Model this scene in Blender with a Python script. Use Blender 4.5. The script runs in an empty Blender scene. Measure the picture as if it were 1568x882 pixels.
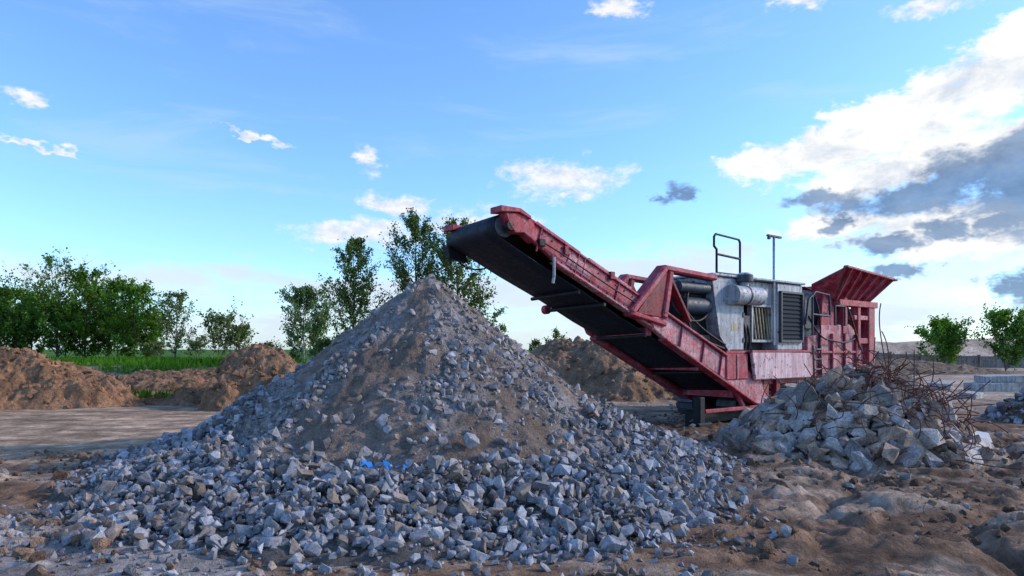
import bpy, bmesh, math, random
import numpy as np
from mathutils import Vector, Matrix
random.seed(7); RNG=np.random.default_rng(11)
scene=bpy.context.scene
COL=scene.collection
R=math.radians

# ------------------------------------------------------------------ noise
_T=np.random.default_rng(5).random((256,256))
def vnoise(x,y):
    x=np.asarray(x,float);y=np.asarray(y,float)
    xi=np.floor(x).astype(int);yi=np.floor(y).astype(int)
    fx=x-xi;fy=y-yi
    fx=fx*fx*(3-2*fx);fy=fy*fy*(3-2*fy)
    a=_T[xi%256,yi%256];b=_T[(xi+1)%256,yi%256];c=_T[xi%256,(yi+1)%256];d=_T[(xi+1)%256,(yi+1)%256]
    return (a*(1-fx)+b*fx)*(1-fy)+(c*(1-fx)+d*fx)*fy
def fbm(x,y,o=4,g=.5):
    s=0;a=1;t=0
    for i in range(o):
        ca,sa=math.cos(i*.9),math.sin(i*.9)
        s=s+a*vnoise((x*ca-y*sa)*2**i+17.3*i,(x*sa+y*ca)*2**i+9.1*i);t+=a;a*=g
    return s/t
def sstep(a,b,x):
    t=np.clip((x-a)/(b-a),0,1);return t*t*(3-2*t)

# ------------------------------------------------------------------ materials
def newmat(name):
    m=bpy.data.materials.new(name);m.use_nodes=True
    nt=m.node_tree;b=nt.nodes['Principled BSDF'];return m,nt,b
def N(nt,t,**k):
    n=nt.nodes.new(t)
    for a,v in k.items(): setattr(n,a,v)
    return n
def noise(nt,vec,scale,detail=5,rough=.6,dist=0,out='Fac'):
    n=N(nt,'ShaderNodeTexNoise');n.inputs['Scale'].default_value=scale;n.inputs['Detail'].default_value=detail
    n.inputs['Roughness'].default_value=rough;n.inputs['Distortion'].default_value=dist
    nt.links.new(vec,n.inputs['Vector']);return n.outputs[out]
def ramp(nt,fac,p0,p1,c0=(0,0,0,1),c1=(1,1,1,1)):
    r=N(nt,'ShaderNodeValToRGB');e=r.color_ramp.elements
    e[0].position=p0;e[1].position=p1;e[0].color=c0;e[1].color=c1
    nt.links.new(fac,r.inputs[0]);return r.outputs[0]
def mix(nt,f,a,b,mode='MIX'):
    n=N(nt,'ShaderNodeMix',data_type='RGBA',blend_type=mode)
    for s,v in ((n.inputs[0],f),(n.inputs[6],a),(n.inputs[7],b)):
        if isinstance(v,(int,float)): s.default_value=v
        elif isinstance(v,tuple): s.default_value=(*v[:3],1)
        else: nt.links.new(v,s)
    return n.outputs[2]
def bump(nt,b,h,strength,dist):
    n=N(nt,'ShaderNodeBump');n.inputs['Strength'].default_value=strength;n.inputs['Distance'].default_value=dist
    nt.links.new(h,n.inputs['Height']);nt.links.new(n.outputs[0],b.inputs['Normal'])
def attr(nt): 
    a=N(nt,'ShaderNodeAttribute');a.attribute_name='Col';return a.outputs['Color']
def mat_vcol(name,rough=.9,sc=8,lo=.6,hi=1.35,bs=.6,bd=.03,sc2=None,pos='Object',d1=3,d2=4):
    m,nt,b=newmat(name);tc=N(nt,'ShaderNodeTexCoord').outputs[pos]
    n1=noise(nt,tc,sc,d1,.65);v=ramp(nt,n1,.3,.72,(lo,lo,lo,1),(hi,hi,hi,1))
    c=mix(nt,1.0,attr(nt),v,'MULTIPLY')
    n2=noise(nt,tc,sc2 or sc*5,d2,.7)
    v2=ramp(nt,n2,.3,.7,(.65,.65,.65,1),(1.3,1.3,1.3,1));c=mix(nt,1.0,c,v2,'MULTIPLY')
    nt.links.new(c,b.inputs['Base Color']);b.inputs['Roughness'].default_value=rough
    b.inputs['Specular IOR Level'].default_value=.2
    if bs>0: bump(nt,b,n2,bs,bd)
    return m
def mat_paint(name,base,worn,dirt,rough=.5,wp=(.5,.66),dp=(.52,.75),sc=3.0,spec=.4):
    m,nt,b=newmat(name);tc=N(nt,'ShaderNodeTexCoord').outputs['Object']
    n1=noise(nt,tc,sc,6,.75,.4);n2=noise(nt,tc,sc*6,4,.75);n3=noise(nt,tc,sc*.7,5,.7,1)
    mp2=N(nt,'ShaderNodeMapping');mp2.inputs['Scale'].default_value=(9,9,.9);nt.links.new(tc,mp2.inputs[0])
    n4=noise(nt,mp2.outputs[0],1.2,4,.7)
    c=mix(nt,ramp(nt,n1,wp[0],wp[1]),base,worn)
    c=mix(nt,ramp(nt,n2,.57,.63),c,tuple(x*.4 for x in dirt))
    c=mix(nt,ramp(nt,n3,dp[0],dp[1]),c,dirt)
    st=ramp(nt,n4,.35,.7,(.50,.47,.47,1),(1.15,1.15,1.15,1));c=mix(nt,1.0,c,st,'MULTIPLY')
    nt.links.new(c,b.inputs['Base Color']);b.inputs['Specular IOR Level'].default_value=spec
    rr=ramp(nt,n2,.3,.7,(rough-.08,)*3+(1,),(rough+.25,)*3+(1,));nt.links.new(rr,b.inputs['Roughness'])
    bump(nt,b,n2,.25,.01);return m
RED=mat_paint('weathered_red_paint',(.46,.012,.042),(.56,.17,.22),(.23,.075,.078),wp=(.44,.66),dp=(.47,.74))
PINK=mat_paint('scraped_red_paint',(.52,.05,.09),(.64,.34,.37),(.28,.12,.11),wp=(.38,.58),dp=(.50,.76),sc=4)
PANEL=mat_paint('faded_red_panel',(.70,.44,.49),(.72,.54,.57),(.60,.33,.37),wp=(.4,.7),sc=1.5)
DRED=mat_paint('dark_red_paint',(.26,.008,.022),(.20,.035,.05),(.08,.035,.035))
GREY=mat_paint('grey_paint',(.42,.45,.50),(.56,.58,.62),(.26,.235,.21),wp=(.42,.7),dp=(.52,.76),sc=2)
DGREY=mat_paint('dark_grey_metal',(.06,.07,.09),(.11,.11,.125),(.09,.07,.06),sc=4)
BLACK=mat_paint('black_metal',(.012,.014,.020),(.022,.022,.027),(.035,.03,.025),sc=4,spec=.25)
RUBBER=mat_paint('rubber_belt',(.006,.010,.024),(.012,.016,.032),(.02,.02,.022),rough=.5,sc=2,spec=.3)
NAVY=mat_paint('navy_metal',(.02,.045,.085),(.04,.07,.11),(.05,.05,.05),sc=3)
MATTE,_n,_b=newmat('matte_louvre_metal');_b.inputs['Base Color'].default_value=(.035,.04,.05,1);_b.inputs['Roughness'].default_value=.9;_b.inputs['Specular IOR Level'].default_value=.1
STONE=mat_vcol('crushed_stone',.85,14,.6,1.3,0,.01,70,d1=3,d2=2)
EARTH=mat_vcol('loose_earth',.95,2.5,.6,1.35,1.0,.08,14)
FINES=mat_vcol('dusty_fines',.95,6,.65,1.3,1.0,.05,38)
CONC=mat_vcol('broken_concrete',.9,5,.5,1.35,.8,.02,40,d2=3)
BARK=mat_vcol('bark',.9,6,.6,1.2,0,.02,d1=2,d2=2)
RUST=mat_paint('rusty_steel',(.17,.055,.035),(.26,.10,.06),(.10,.06,.05),rough=.8)
def leafmat():
    m,nt,b=newmat('leaves');out=nt.nodes['Material Output'];nt.nodes.remove(b)
    d=N(nt,'ShaderNodeBsdfDiffuse');t=N(nt,'ShaderNodeBsdfTranslucent');mx=N(nt,'ShaderNodeMixShader');mx.inputs[0].default_value=.4
    a=attr(nt);nt.links.new(a,d.inputs[0]);g=mix(nt,1.0,a,(1.3,1.45,.6),'MULTIPLY');nt.links.new(g,t.inputs[0])
    nt.links.new(d.outputs[0],mx.inputs[1]);nt.links.new(t.outputs[0],mx.inputs[2]);nt.links.new(mx.outputs[0],out.inputs[0]);return m
LEAF=leafmat()
def groundmat():
    m,nt,b=newmat('muddy_ground');g=N(nt,'ShaderNodeNewGeometry').outputs['Position']
    n1=noise(nt,g,.8,5,.7,.8);n2=noise(nt,g,6,6,.75,.3)
    c=mix(nt,1.0,attr(nt),ramp(nt,n1,.32,.68,(.64,.61,.58,1),(1.45,1.42,1.4,1)),'MULTIPLY')
    c=mix(nt,1.0,c,ramp(nt,n2,.32,.68,(.55,.53,.50,1),(1.4,1.4,1.4,1)),'MULTIPLY')
    nt.links.new(c,b.inputs['Base Color']);b.inputs['Specular IOR Level'].default_value=.12
    b.inputs['Roughness'].default_value=.95
    bump(nt,b,n2,.9,.09);return m
GROUND=groundmat()

# ------------------------------------------------------------------ mesh helpers
def np_mesh(name,V,F,mat,col=None,parent=None,smooth=False):
    V=np.asarray(V,np.float32);F=np.asarray(F,np.int32);k=F.shape[1]
    me=bpy.data.meshes.new(name);me.vertices.add(len(V));me.vertices.foreach_set('co',V.ravel())
    me.loops.add(F.size);me.loops.foreach_set('vertex_index',F.ravel())
    me.polygons.add(len(F));me.polygons.foreach_set('loop_start',np.arange(0,F.size,k,dtype=np.int32))
    me.update(calc_edges=True)
    if col is not None:
        a=me.color_attributes.new('Col','FLOAT_COLOR','POINT')
        c=np.ones((len(V),4),np.float32);c[:,:3]=col;a.data.foreach_set('color',c.ravel())
    if smooth: me.shade_smooth()
    else: me.shade_flat()
    me.materials.append(mat);ob=bpy.data.objects.new(name,me);COL.objects.link(ob)
    if parent: ob.parent=parent
    return ob
def empty(name,loc=(0,0,0),rz=0):
    e=bpy.data.objects.new(name,None);COL.objects.link(e);e.location=loc;e.rotation_euler=(0,0,rz);e.empty_display_size=.3;return e
def hulls(n,npts,seed,flat=1.0):
    rs=np.random.default_rng(seed);out=[]
    for i in range(n):
        p=rs.normal(size=(npts,3));p/=np.linalg.norm(p,axis=1)[:,None];p*=rs.uniform(.72,1.05,(npts,1));p[:,2]*=flat
        p=np.sign(p)*np.abs(p)**.8
        bm=bmesh.new()
        for q in p: bm.verts.new(q)
        r=bmesh.ops.convex_hull(bm,input=bm.verts)
        bmesh.ops.delete(bm,geom=[g for g in r['geom_interior'] if isinstance(g,bmesh.types.BMVert)],context='VERTS')
        bmesh.ops.triangulate(bm,faces=bm.faces);bm.verts.index_update()
        out.append((np.array([v.co[:] for v in bm.verts]),np.array([[v.index for v in f.verts] for f in bm.faces])));bm.free()
    return out
HS=hulls(16,12,3);HB=hulls(10,16,8);HL=hulls(8,8,21)
def rotmats(n,rs):
    q=rs.normal(size=(n,4));q/=np.linalg.norm(q,axis=1)[:,None];w,x,y,z=q.T
    return np.stack([1-2*(y*y+z*z),2*(x*y-z*w),2*(x*z+y*w),2*(x*y+z*w),1-2*(x*x+z*z),2*(y*z-x*w),2*(x*z-y*w),2*(y*z+x*w),1-2*(x*x+y*y)],1).reshape(n,3,3)
def scatter(name,P,S,C,mat,variants=HS,seed=1,parent=None):
    rs=np.random.default_rng(seed);n=len(P);Rm=rotmats(n,rs);vi=rs.integers(0,len(variants),n)
    Vs=[];Fs=[];Cs=[];off=0
    for k,(hv,hf) in enumerate(variants):
        idx=np.where(vi==k)[0]
        if len(idx)==0: continue
        v=hv[None]*S[idx][:,None,:];v=np.einsum('nij,nkj->nki',Rm[idx],v)+P[idx][:,None,:]
        f=hf[None]+(np.arange(len(idx))*len(hv))[:,None,None]+off
        Vs.append(v.reshape(-1,3));Fs.append(f.reshape(-1,3));Cs.append(np.repeat(C[idx],len(hv),0));off+=len(idx)*len(hv)
    return np_mesh(name,np.concatenate(Vs),np.concatenate(Fs),mat,np.concatenate(Cs),parent)

# ------------------------------------------------------------------ ground
PX,PY=-1.23,10.0
def gh(x,y):
    x=np.asarray(x,float);y=np.asarray(y,float)
    dist=np.sqrt(x*x+y*y);near=1-sstep(20,60,dist)
    z=(fbm(x*.35,y*.35,3)-.5)*.12*near
    right=sstep(-1,3,x)*(1-sstep(12,18,y));left=sstep(-2.5,-4.5,x)*(1-sstep(8.5,10,y))
    z=z+(fbm(x*1.5+3,y*1.5,4,.6)-.5)*(.05+.09*right+.09*left)*near
    z=z+(fbm(x*5+3,y*5,4,.65)-.5)*(.02+.11*right+.10*left)*near
    u=x*.55+y*.83;w=x*.83-y*.55
    rut=np.abs(np.sin(w*2.1+fbm(x*.4,y*.4,2)*5));z=z-(1-rut)**3*.13*sstep(1.5,3.5,x)*(1-sstep(11,15,y))*near
    tread=np.sin(u*24+np.sin(w*3)*1.5);z=z+np.clip(tread,-.2,1)*.03*(1-rut)*sstep(2,4,x)*(1-sstep(10,13,y))
    ru2=np.abs(np.sin(y*1.7+x*.25+fbm(x*.3,y*.3,2)*2));tr2=np.sin(x*22+y*6)
    z=z+((1-ru2)**3*-.08+np.clip(tr2,-.2,1)*.02*(1-ru2))*left*near
    clod=sstep(.54,.66,fbm(x*3.6,y*3.6,3));z=z+clod*.05*(right+left)*near*(.4+vnoise(x*11,y*11))
    bank=sstep(26,32,y+(fbm(x*.3,y*.1,2)-.5)*3)*(1-sstep(6,14,x))*.95
    berm=np.exp(-((y-62-(x-30)*.15)/4.0)**2)*sstep(8,18,x)*(2.3+.5*fbm(x*.15,y*0,3))
    return z+bank*(1+.2*(fbm(x*.5,y*.5,3)-.5))+berm
def axis(lo,hi,step,far0,far1,g=1.055):
    a=list(np.arange(lo,hi,step));s=step;x=a[-1]
    while x<far1: s*=g;x+=s;a.append(x)
    s=step;x=a[0];b=[]
    while x>far0: s*=g;x-=s;b.append(x)
    return np.array(b[::-1]+a)
xs=axis(-7,9.5,.05,-1500,1500);ys=axis(4.2,12,.05,-60,2600)
X,Y=np.meshgrid(xs,ys);Z=gh(X,Y)
nx,ny=len(xs),len(ys);I=np.arange(nx*ny).reshape(ny,nx)
F=np.stack([I[:-1,:-1],I[:-1,1:],I[1:,1:],I[1:,:-1]],-1).reshape(-1,4)
brown=np.array([.205,.130,.086]);dark=np.array([.130,.086,.062]);pale=np.array([.37,.295,.235]);road=np.array([.40,.28,.19]);green=np.array([.075,.16,.02]);grey=np.array([.36,.345,.34])
def L(a,b,t): return a*(1-t[...,None])+b*t[...,None]
C=np.ones(X.shape+(3,))*brown
C=L(C,dark,sstep(1,4,X)*(1-sstep(13,20,Y))*.6*(.4+fbm(X*.8,Y*.8,3)))
C=L(C,pale,sstep(.49,.62,fbm(X*.55+5,Y*1.3,4))*.7)
stripe=.5+.5*np.sin(Y*7+fbm(X*.25,Y*.3,2)*6)
C=L(C,road*(1.0+.45*(stripe[...,None]-.5)),sstep(8.8,10.0,Y+.10*X+fbm(X*.5,Y*.5,2))*(1-sstep(17,19,Y))*(1-sstep(-2,1,X))*.95)
C=L(C,grey,sstep(.38,.54,fbm(X*.7,Y*.9+3,4))*(1-sstep(6.0,7.4,Y))*(1-sstep(-1,1,X))*.7)
C=L(C,pale*1.15,sstep(18,24,Y)*sstep(9,14,X)*.85)
C=L(C,green,sstep(30,31.5,Y+(fbm(X*.5,Y*.5,3)-.5)*5)*(1-sstep(4,9,X)))
C=L(C,green*.9,sstep(70,80,Y))
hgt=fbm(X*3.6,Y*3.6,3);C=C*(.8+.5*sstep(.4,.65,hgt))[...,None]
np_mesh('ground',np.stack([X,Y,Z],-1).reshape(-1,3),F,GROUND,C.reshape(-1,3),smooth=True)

def clods():
    n=30000;x=RNG.uniform(-11,11,n);y=4.3+RNG.random(n)**1.3*15
    d=np.hypot(x-PX,y-PY);den=fbm(x*1.1,y*1.1,3)
    k=(d>4.4)&(RNG.random(n)<np.clip((den-.44)*5,0.05,1))&((x>.5)|((x<-3.2)&(y<10.5))|(y<6));x=x[k];y=y[k];n=len(x)
    s=.008+RNG.random(n)**6*.070;S=s[:,None]*RNG.uniform(.7,1.3,(n,3));z=gh(x,y)+s*.15
    c=brown*RNG.uniform(.6,1.5,(n,1));g=RNG.random(n)<.18;c[g]=np.array([.30,.28,.27])*RNG.uniform(.6,1.2,(g.sum(),1))
    scatter('mud_clods',np.stack([x,y,z],1),S,c,EARTH,HB,4)
clods()

# ------------------------------------------------------------------ gravel pile
rk=np.array([0,.15,.5,1,1.6,2.2,2.8,3.3,3.8,4.4,5.0,5.6]);zk=np.array([2.70,2.60,2.33,1.90,1.44,.99,.60,.38,.24,.13,.02,-.25])
def ph(x,y,detail=True):
    dx=x-PX;dy=y-PY;r=np.hypot(dx,dy);th=np.arctan2(dy,dx)
    lat=1+.13*np.cos(th)**2*sstep(2.6,3.6,r)
    rr=r*lat*(1+.10*(fbm(np.cos(th)*1.4+5,np.sin(th)*1.4+5,2)-.5))
    z=np.interp(rr,rk,zk)
    z=z+(fbm(x*1.2,y*1.2,3)-.5)*.24*sstep(.0,1.2,r)
    if detail:
        tw=th+.35*(fbm(x*.8+3,y*.8,3)-.5)
        z=z+(fbm(np.cos(tw)*7+20,np.sin(tw)*7+20+r*.3,3)-.5)*.13*sstep(.3,1.4,r)*(1-sstep(3,3.8,r))
        z=z+(fbm(x*5,y*5,4,.65)-.5)*.16
    return z
def patch(x,y): # 1 = stony, 0 = bare fines, flowing down the slope
    dx=x-PX;dy=y-PY;r=np.hypot(dx,dy);t=np.arctan2(dy,dx)+.4*(fbm(x*.8+3,y*.8,3)-.5);c,s=np.cos(t),np.sin(t)
    f=.7*fbm(c*3.0+4+r*.35,s*3.0+2,3)+.3*.5+.50*(fbm(x*1.5,y*1.5,4)-.5)
    front=sstep(.8,.2,np.abs(t+1.40))
    return f+.09*sstep(-.2,-.6,c)+.04*sstep(.4,.75,c)+.12*sstep(.4,.1,r)-.09*front-.012+.07*sstep(2.6,3.3,r)
pile=empty('gravel_pile',(PX,PY,0))
nt_,nr_=520,210
th=np.linspace(0,2*np.pi,nt_,endpoint=False);rr=np.linspace(0,5.5,nr_)
TH,RR=np.meshgrid(th,rr);x=PX+RR*np.cos(TH);y=PY+RR*np.sin(TH);z=ph(x,y)
I=np.arange(nt_*nr_).reshape(nr_,nt_);J=np.roll(I,-1,1)
F=np.stack([I[:-1],J[:-1],J[1:],I[1:]],-1).reshape(-1,4)
base=np.ones(x.shape+(3,))*np.array([.285,.215,.172])
base=L(base,np.array([.33,.305,.30]),sstep(.47,.60,patch(x,y))*.7)
base=L(base,np.array([.18,.125,.090]),sstep(.48,.64,fbm(x*1.3+4,y*1.3,4))*.65)
base=L(base,np.array([.13,.11,.095]),sstep(3.3,3.9,RR)*.8)
o=np_mesh('dirt_cone',np.stack([x-PX,y-PY,z],-1).reshape(-1,3),F,FINES,base.reshape(-1,3),pile,smooth=True)
def stonecol(n,dust=0):
    c=np.array([.285,.285,.310])*RNG.uniform(.4,1.45,(n,1))
    b=RNG.random(n)<.24;c[b]=np.array([.26,.205,.17])*RNG.uniform(.5,1.3,(b.sum(),1))
    w=RNG.random(n)<.06;c[w]=np.array([.46,.46,.48])*RNG.uniform(.8,1.1,(w.sum(),1))
    d=dust*RNG.uniform(.3,1.6,(n,1));d=np.clip(d,0,1);c=c*(1-d)+np.array([.29,.235,.205])*d
    return c
def apron(n,smin,smax,lift,r0,r1,pw,seed):
    t=RNG.uniform(0,2*np.pi,n);a=np.abs(((t+np.pi/2+np.pi)%(2*np.pi))-np.pi)
    Redge=4.0+.95*(1-sstep(.4,1.2,a))+.8*(fbm(np.cos(t)*2+3,np.sin(t)*2+3,3)-.5)
    inner=r0+1.0*(fbm(np.cos(t)*3+9,np.sin(t)*3+9,3)-.5)-.75*sstep(.5,1.3,a)
    r=np.sqrt(inner**2+RNG.random(n)*np.maximum((Redge*r1)**2-inner**2,.5))+RNG.normal(size=n)*.12
    x=PX+r*np.cos(t);y=PY+r*np.sin(t)
    s=smin+(smax-smin)*RNG.random(n)**pw;S=s[:,None]*RNG.uniform(.5,1.35,(n,3))
    z=np.maximum(ph(x,y,False),gh(x,y))+s*.35+RNG.random(n)*lift*sstep(0,.6,Redge-r)
    return np.stack([x-PX,y-PY,z],1),S,stonecol(n,.14)
sets=[apron(15500,.016,.086,.13,3.35,1.0,1.9,1),apron(3000,.012,.055,.02,4.0,1.13,1.9,2)]
n=46000;t=RNG.uniform(0,2*np.pi,n);r=3.6*np.sqrt(RNG.random(n))
x=PX+r*np.cos(t);y=PY+r*np.sin(t)
k=RNG.random(n)<np.clip((patch(x,y)-.48)*4.0,.10,1);x=x[k];y=y[k];r=r[k];n=len(x)
s=(.006+RNG.random(n)**6*.070)*(1+.2*sstep(1.5,3.3,r));S=s[:,None]*RNG.uniform(.6,1.3,(n,3))
sets.append((np.stack([x-PX,y-PY,ph(x,y)+s*.10],1),S,stonecol(n,.45)))
P=np.concatenate([a[0] for a in sets]);S=np.concatenate([a[1] for a in sets]);Cc=np.concatenate([a[2] for a in sets])
scatter('crushed_stones',P,S,Cc,STONE,HS+HL,5,pile)
m,nt,b=newmat('blue_plastic');b.inputs['Base Color'].default_value=(.02,.20,.55,1);b.inputs['Roughness'].default_value=.4
V=[];Fq=[]
for i in range(9):
    cx,cy=-1.22+RNG.uniform(-.22,.22),6.55+RNG.uniform(-.08,.08);k=len(V);zz=float(ph(cx,cy))+.14
    for a in range(4): V.append((cx+.045*math.cos(a*1.57+i)*RNG.uniform(.5,1.3),cy+.04*math.sin(a*1.57+i),zz+RNG.uniform(-.02,.07)))
    Fq.append((k,k+1,k+2,k+3))
np_mesh('plastic_scrap',V,Fq,m)

# ------------------------------------------------------------------ earth mounds
def mound(name,cx,cy,rx,ry,h,seed,col,rot=0,n=190,rough=.5,jag=.4,nc=1800):
    u=np.linspace(-1.25,1.25,n);U,Vv=np.meshgrid(u,u);x0=U*rx;y0=Vv*ry
    c,s=math.cos(rot),math.sin(rot);x=cx+x0*c-y0*s;y=cy+x0*s+y0*c
    rr=np.hypot(U,Vv)*(1+jag*(fbm(U*2.2+seed,Vv*2.2+seed,4)-.5)*2)
    z=h*np.where(rr<1,(1-rr)*(1.5-.5*(1-rr)),-(rr-1)*.8);z=np.minimum(z,h*(.86+.2*fbm(x*.8,y*.8+seed,3)))
    e=sstep(1.15,.75,rr)
    z=z+(fbm(x*1.3+seed,y*1.3,5,.6)-.5)*rough*h*e+(fbm(x*4,y*4,4,.65)-.5)*.26*e+(fbm(x*11,y*11,2)-.5)*.09*e
    g=gh(x,y);z=g+z-.03
    I=np.arange(n*n).reshape(n,n);F=np.stack([I[:-1,:-1],I[:-1,1:],I[1:,1:],I[1:,:-1]],-1).reshape(-1,4)
    cc=np.ones(x.shape+(3,))*np.array(col)*(.6+.9*fbm(x*2+1,y*2,4)[...,None])
    em=empty(name,(cx,cy,0));off=np.array([cx,cy,0])
    np_mesh('soil',np.stack([x,y,z],-1).reshape(-1,3)-off,F,EARTH,cc.reshape(-1,3),em,smooth=True)
    rs=np.random.default_rng(seed);ok=np.where((rr.ravel()<1.12))[0];idx=rs.choice(ok,nc)
    Pc=np.stack([x.ravel()[idx],y.ravel()[idx],z.ravel()[idx]],1)+rs.normal(size=(nc,3))*np.array([.03,.03,.005])-off
    ss=.012+rs.random(nc)**5*.10
    scatter('soil_clods',Pc,ss[:,None]*rs.uniform(.7,1.3,(nc,3)),cc.reshape(-1,3)[idx]*rs.uniform(.7,1.3,(nc,1)),EARTH,HS,seed,em)
org=(.31,.168,.092);org2=(.28,.158,.09)
mound('dirt_mound',-14.6,19.6,4.4,2.4,1.55,3,org,n=240,nc=3000)
mound('dirt_mound',-10.6,21.5,3.6,2.2,.85,9,org2)
mound('dirt_mound',-7.0,19.9,2.2,2.0,1.75,14,org2,nc=1500)
mound('dirt_mound',-5.0,22.0,3.2,1.8,1.0,19,org2)
mound('dirt_mound',-20,25,7,3,1.5,24,org2,n=240)
mound('dirt_mound',-10,25.5,7,2.4,1.0,26,org2,n=240)
mound('dirt_mound',3.4,24.0,4.9,3.0,2.15,31,(.27,.172,.11),n=240,nc=2500)
mound('dirt_mound',-1.0,25.5,5,2.5,1.7,37,(.27,.172,.11),n=220)
mound('dirt_mound',24,46,10,3,1.0,41,(.22,.155,.11),nc=600)

# ------------------------------------------------------------------ trees
def cone_seg(V,F,a,b,ra,rb,n=6):
    a=Vector(a);b=Vector(b);d=(b-a)
    if d.length<1e-4:return
    d.normalize();u=d.orthogonal().normalized();w=d.cross(u);k=len(V)
    for c,r in ((a,ra),(b,rb)):
        for i in range(n):
            t=2*math.pi*i/n;V.append(tuple(c+u*(r*math.cos(t))+w*(r*math.sin(t))))
    for i in range(n): F.append((k+i,k+(i+1)%n,k+n+(i+1)%n,k+n+i))
def tree_data(base,H,Rc,rs,nlimb,nleaf,lsize,up=.6,shape='oval',clear=.12,bare=0.0,col=(.055,.10,.02),trunk_r=None,twigs=5):
    V=[];F=[];tips=[]
    tr=trunk_r or H*.012;base=Vector(base);pts=[];p=base.copy()
    Rc=Rc*math.sqrt(1+up*up)*.95
    nseg=9;lean=Vector((rs.uniform(-.03,.03),rs.uniform(-.03,.03),0))
    for i in range(nseg+1):
        pts.append(p.copy());p=p+Vector((rs.normal()*.007*H,rs.normal()*.007*H,H/nseg))+lean*H/nseg
    for i in range(nseg): cone_seg(V,F,pts[i],pts[i+1],tr*(1-i/nseg*.92),tr*(1-(i+1)/nseg*.92))
    for j in range(nlimb):
        f=clear+(1-clear)*((j+rs.random())/nlimb)*.97
        k=min(int(f*nseg),nseg-1);o=pts[k].lerp(pts[k+1],f*nseg-k)
        g=(f-clear)/(1-clear)
        prof={'oval':math.sin(math.pi*min(1,.18+g*.82))**.7,'col':(1-g)**.5*(.65+.35*min(1,g*4)),'bush':math.sqrt(max(0,1-g*g))}[shape]
        ln=Rc*max(.12,prof)*rs.uniform(.55,1.25);az=rs.uniform(0,2*math.pi)
        upj=up*rs.uniform(.7,1.5)
        if f*H+ln*.7>H*1.02: ln=max(.2,(H*1.02-f*H)/.7)
        d=Vector((math.cos(az),math.sin(az),upj)).normalized();q=o.copy();rb=tr*(1-f*.9)*.5
        m=4
        for s_ in range(m):
            q2=q+d*(ln/m);cone_seg(V,F,q,q2,rb*(1-s_/m*.8),rb*(1-(s_+1)/m*.8),4)
            for t_ in range(twigs if s_>0 else 1):
                tw=(d+Vector(rs.normal(size=3))*.75).normalized()*ln*rs.uniform(.15,.40)
                e=q2+tw;cone_seg(V,F,q2,e,rb*.25+.004,.003,3);tips.append((q2,e))
            d=(d+Vector((rs.normal()*.12,rs.normal()*.12,.10))).normalized();q=q2
    tips.append((pts[-2],pts[-1]))
    nl=int(nleaf);ti=rs.integers(0,len(tips),nl);A=np.array([t[0][:] for t in tips])[ti];B=np.array([t[1][:] for t in tips])[ti]
    if bare>0:
        keep=(rs.random(nl)>bare*sstep(.5,.95,(B[:,2]-base.z)/H));A=A[keep];B=B[keep];ti=ti[keep];nl=len(A)
    f=rs.random((nl,1))*1.1;c=A+(B-A)*f+rs.normal(size=(nl,3))*lsize*.9
    u=rs.normal(size=(nl,3));u/=np.linalg.norm(u,axis=1)[:,None];w=np.cross(u,rs.normal(size=(nl,3)));w/=np.linalg.norm(w,axis=1)[:,None]
    s=lsize*rs.uniform(.5,1.1,(nl,1))
    LV=np.stack([c-u*s,c-w*s*.6,c+u*s,c+w*s*.6],1).reshape(-1,3);LF=np.arange(nl*4).reshape(-1,4)
    tv=rs.uniform(.45,1.6,len(tips))[ti][:,None]
    LC=np.array(col)*1.25*tv*rs.uniform(.7,1.3,(nl,1));LC=np.repeat(LC,4,0)
    return np.array(V),np.array(F),LV,LF,LC
def build_tree(name,specs,bark=(.10,.085,.07)):
    e=empty(name,specs[0]['base']);WV=[];WF=[];LV=[];LF=[];LC=[];a=b=0
    for sp in specs:
        v,f,lv,lf,lc=tree_data(**sp);WV.append(v);WF.append(f+a);a+=len(v);LV.append(lv);LF.append(lf+b);b+=len(lv);LC.append(lc)
    o=np.array(specs[0]['base']);WV=np.concatenate(WV)-o
    np_mesh('trunk_and_limbs',WV,np.concatenate(WF),BARK,np.ones((len(WV),3))*np.array(bark),e,True)
    np_mesh('foliage',np.concatenate(LV)-o,np.concatenate(LF),LEAF,np.concatenate(LC),e)
def gz(x,y): return float(gh(x,y))-.05
def sp(px,d,top,w,seed,**k):
    x=(px-784)/1045*d;zt=1.6+(535-top)/1045*d;z0=gz(x,d);rs=np.random.default_rng(seed)
    dd=dict(base=(x,d,z0),H=zt-z0,Rc=w/1045*d/2,rs=rs);dd.update(k);return dd
G1=(.080,.150,.026);G2=(.10,.135,.05);G3=(.07,.145,.020)
build_tree('poplar_tree',[sp(540,30,370,112,1,nlimb=60,nleaf=9500,lsize=.068,up=.9,shape='col',col=(.095,.135,.042),clear=.08,bare=.3,twigs=5)])
build_tree('poplar_tree',[sp(636,31,334,126,2,nlimb=66,nleaf=12000,lsize=.068,up=.95,shape='col',col=(.075,.11,.036),clear=.08,bare=.3,twigs=5)])
build_tree('poplar_tree',[sp(708,30,346,134,3,nlimb=66,nleaf=12500,lsize=.068,up=.8,shape='col',col=(.078,.115,.036),clear=.08,bare=.3,twigs=5)])
build_tree('birch_tree',[sp(464,33,443,90,4,nlimb=46,nleaf=9500,lsize=.072,up=.5,shape='oval',col=(.105,.16,.075),clear=.03)],bark=(.4,.4,.38))
build_tree('sapling_tree',[sp(268,36,450,60,5,nlimb=34,nleaf=2800,lsize=.075,up=1.0,shape='oval',col=G2,clear=.1,bare=.3)])
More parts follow.
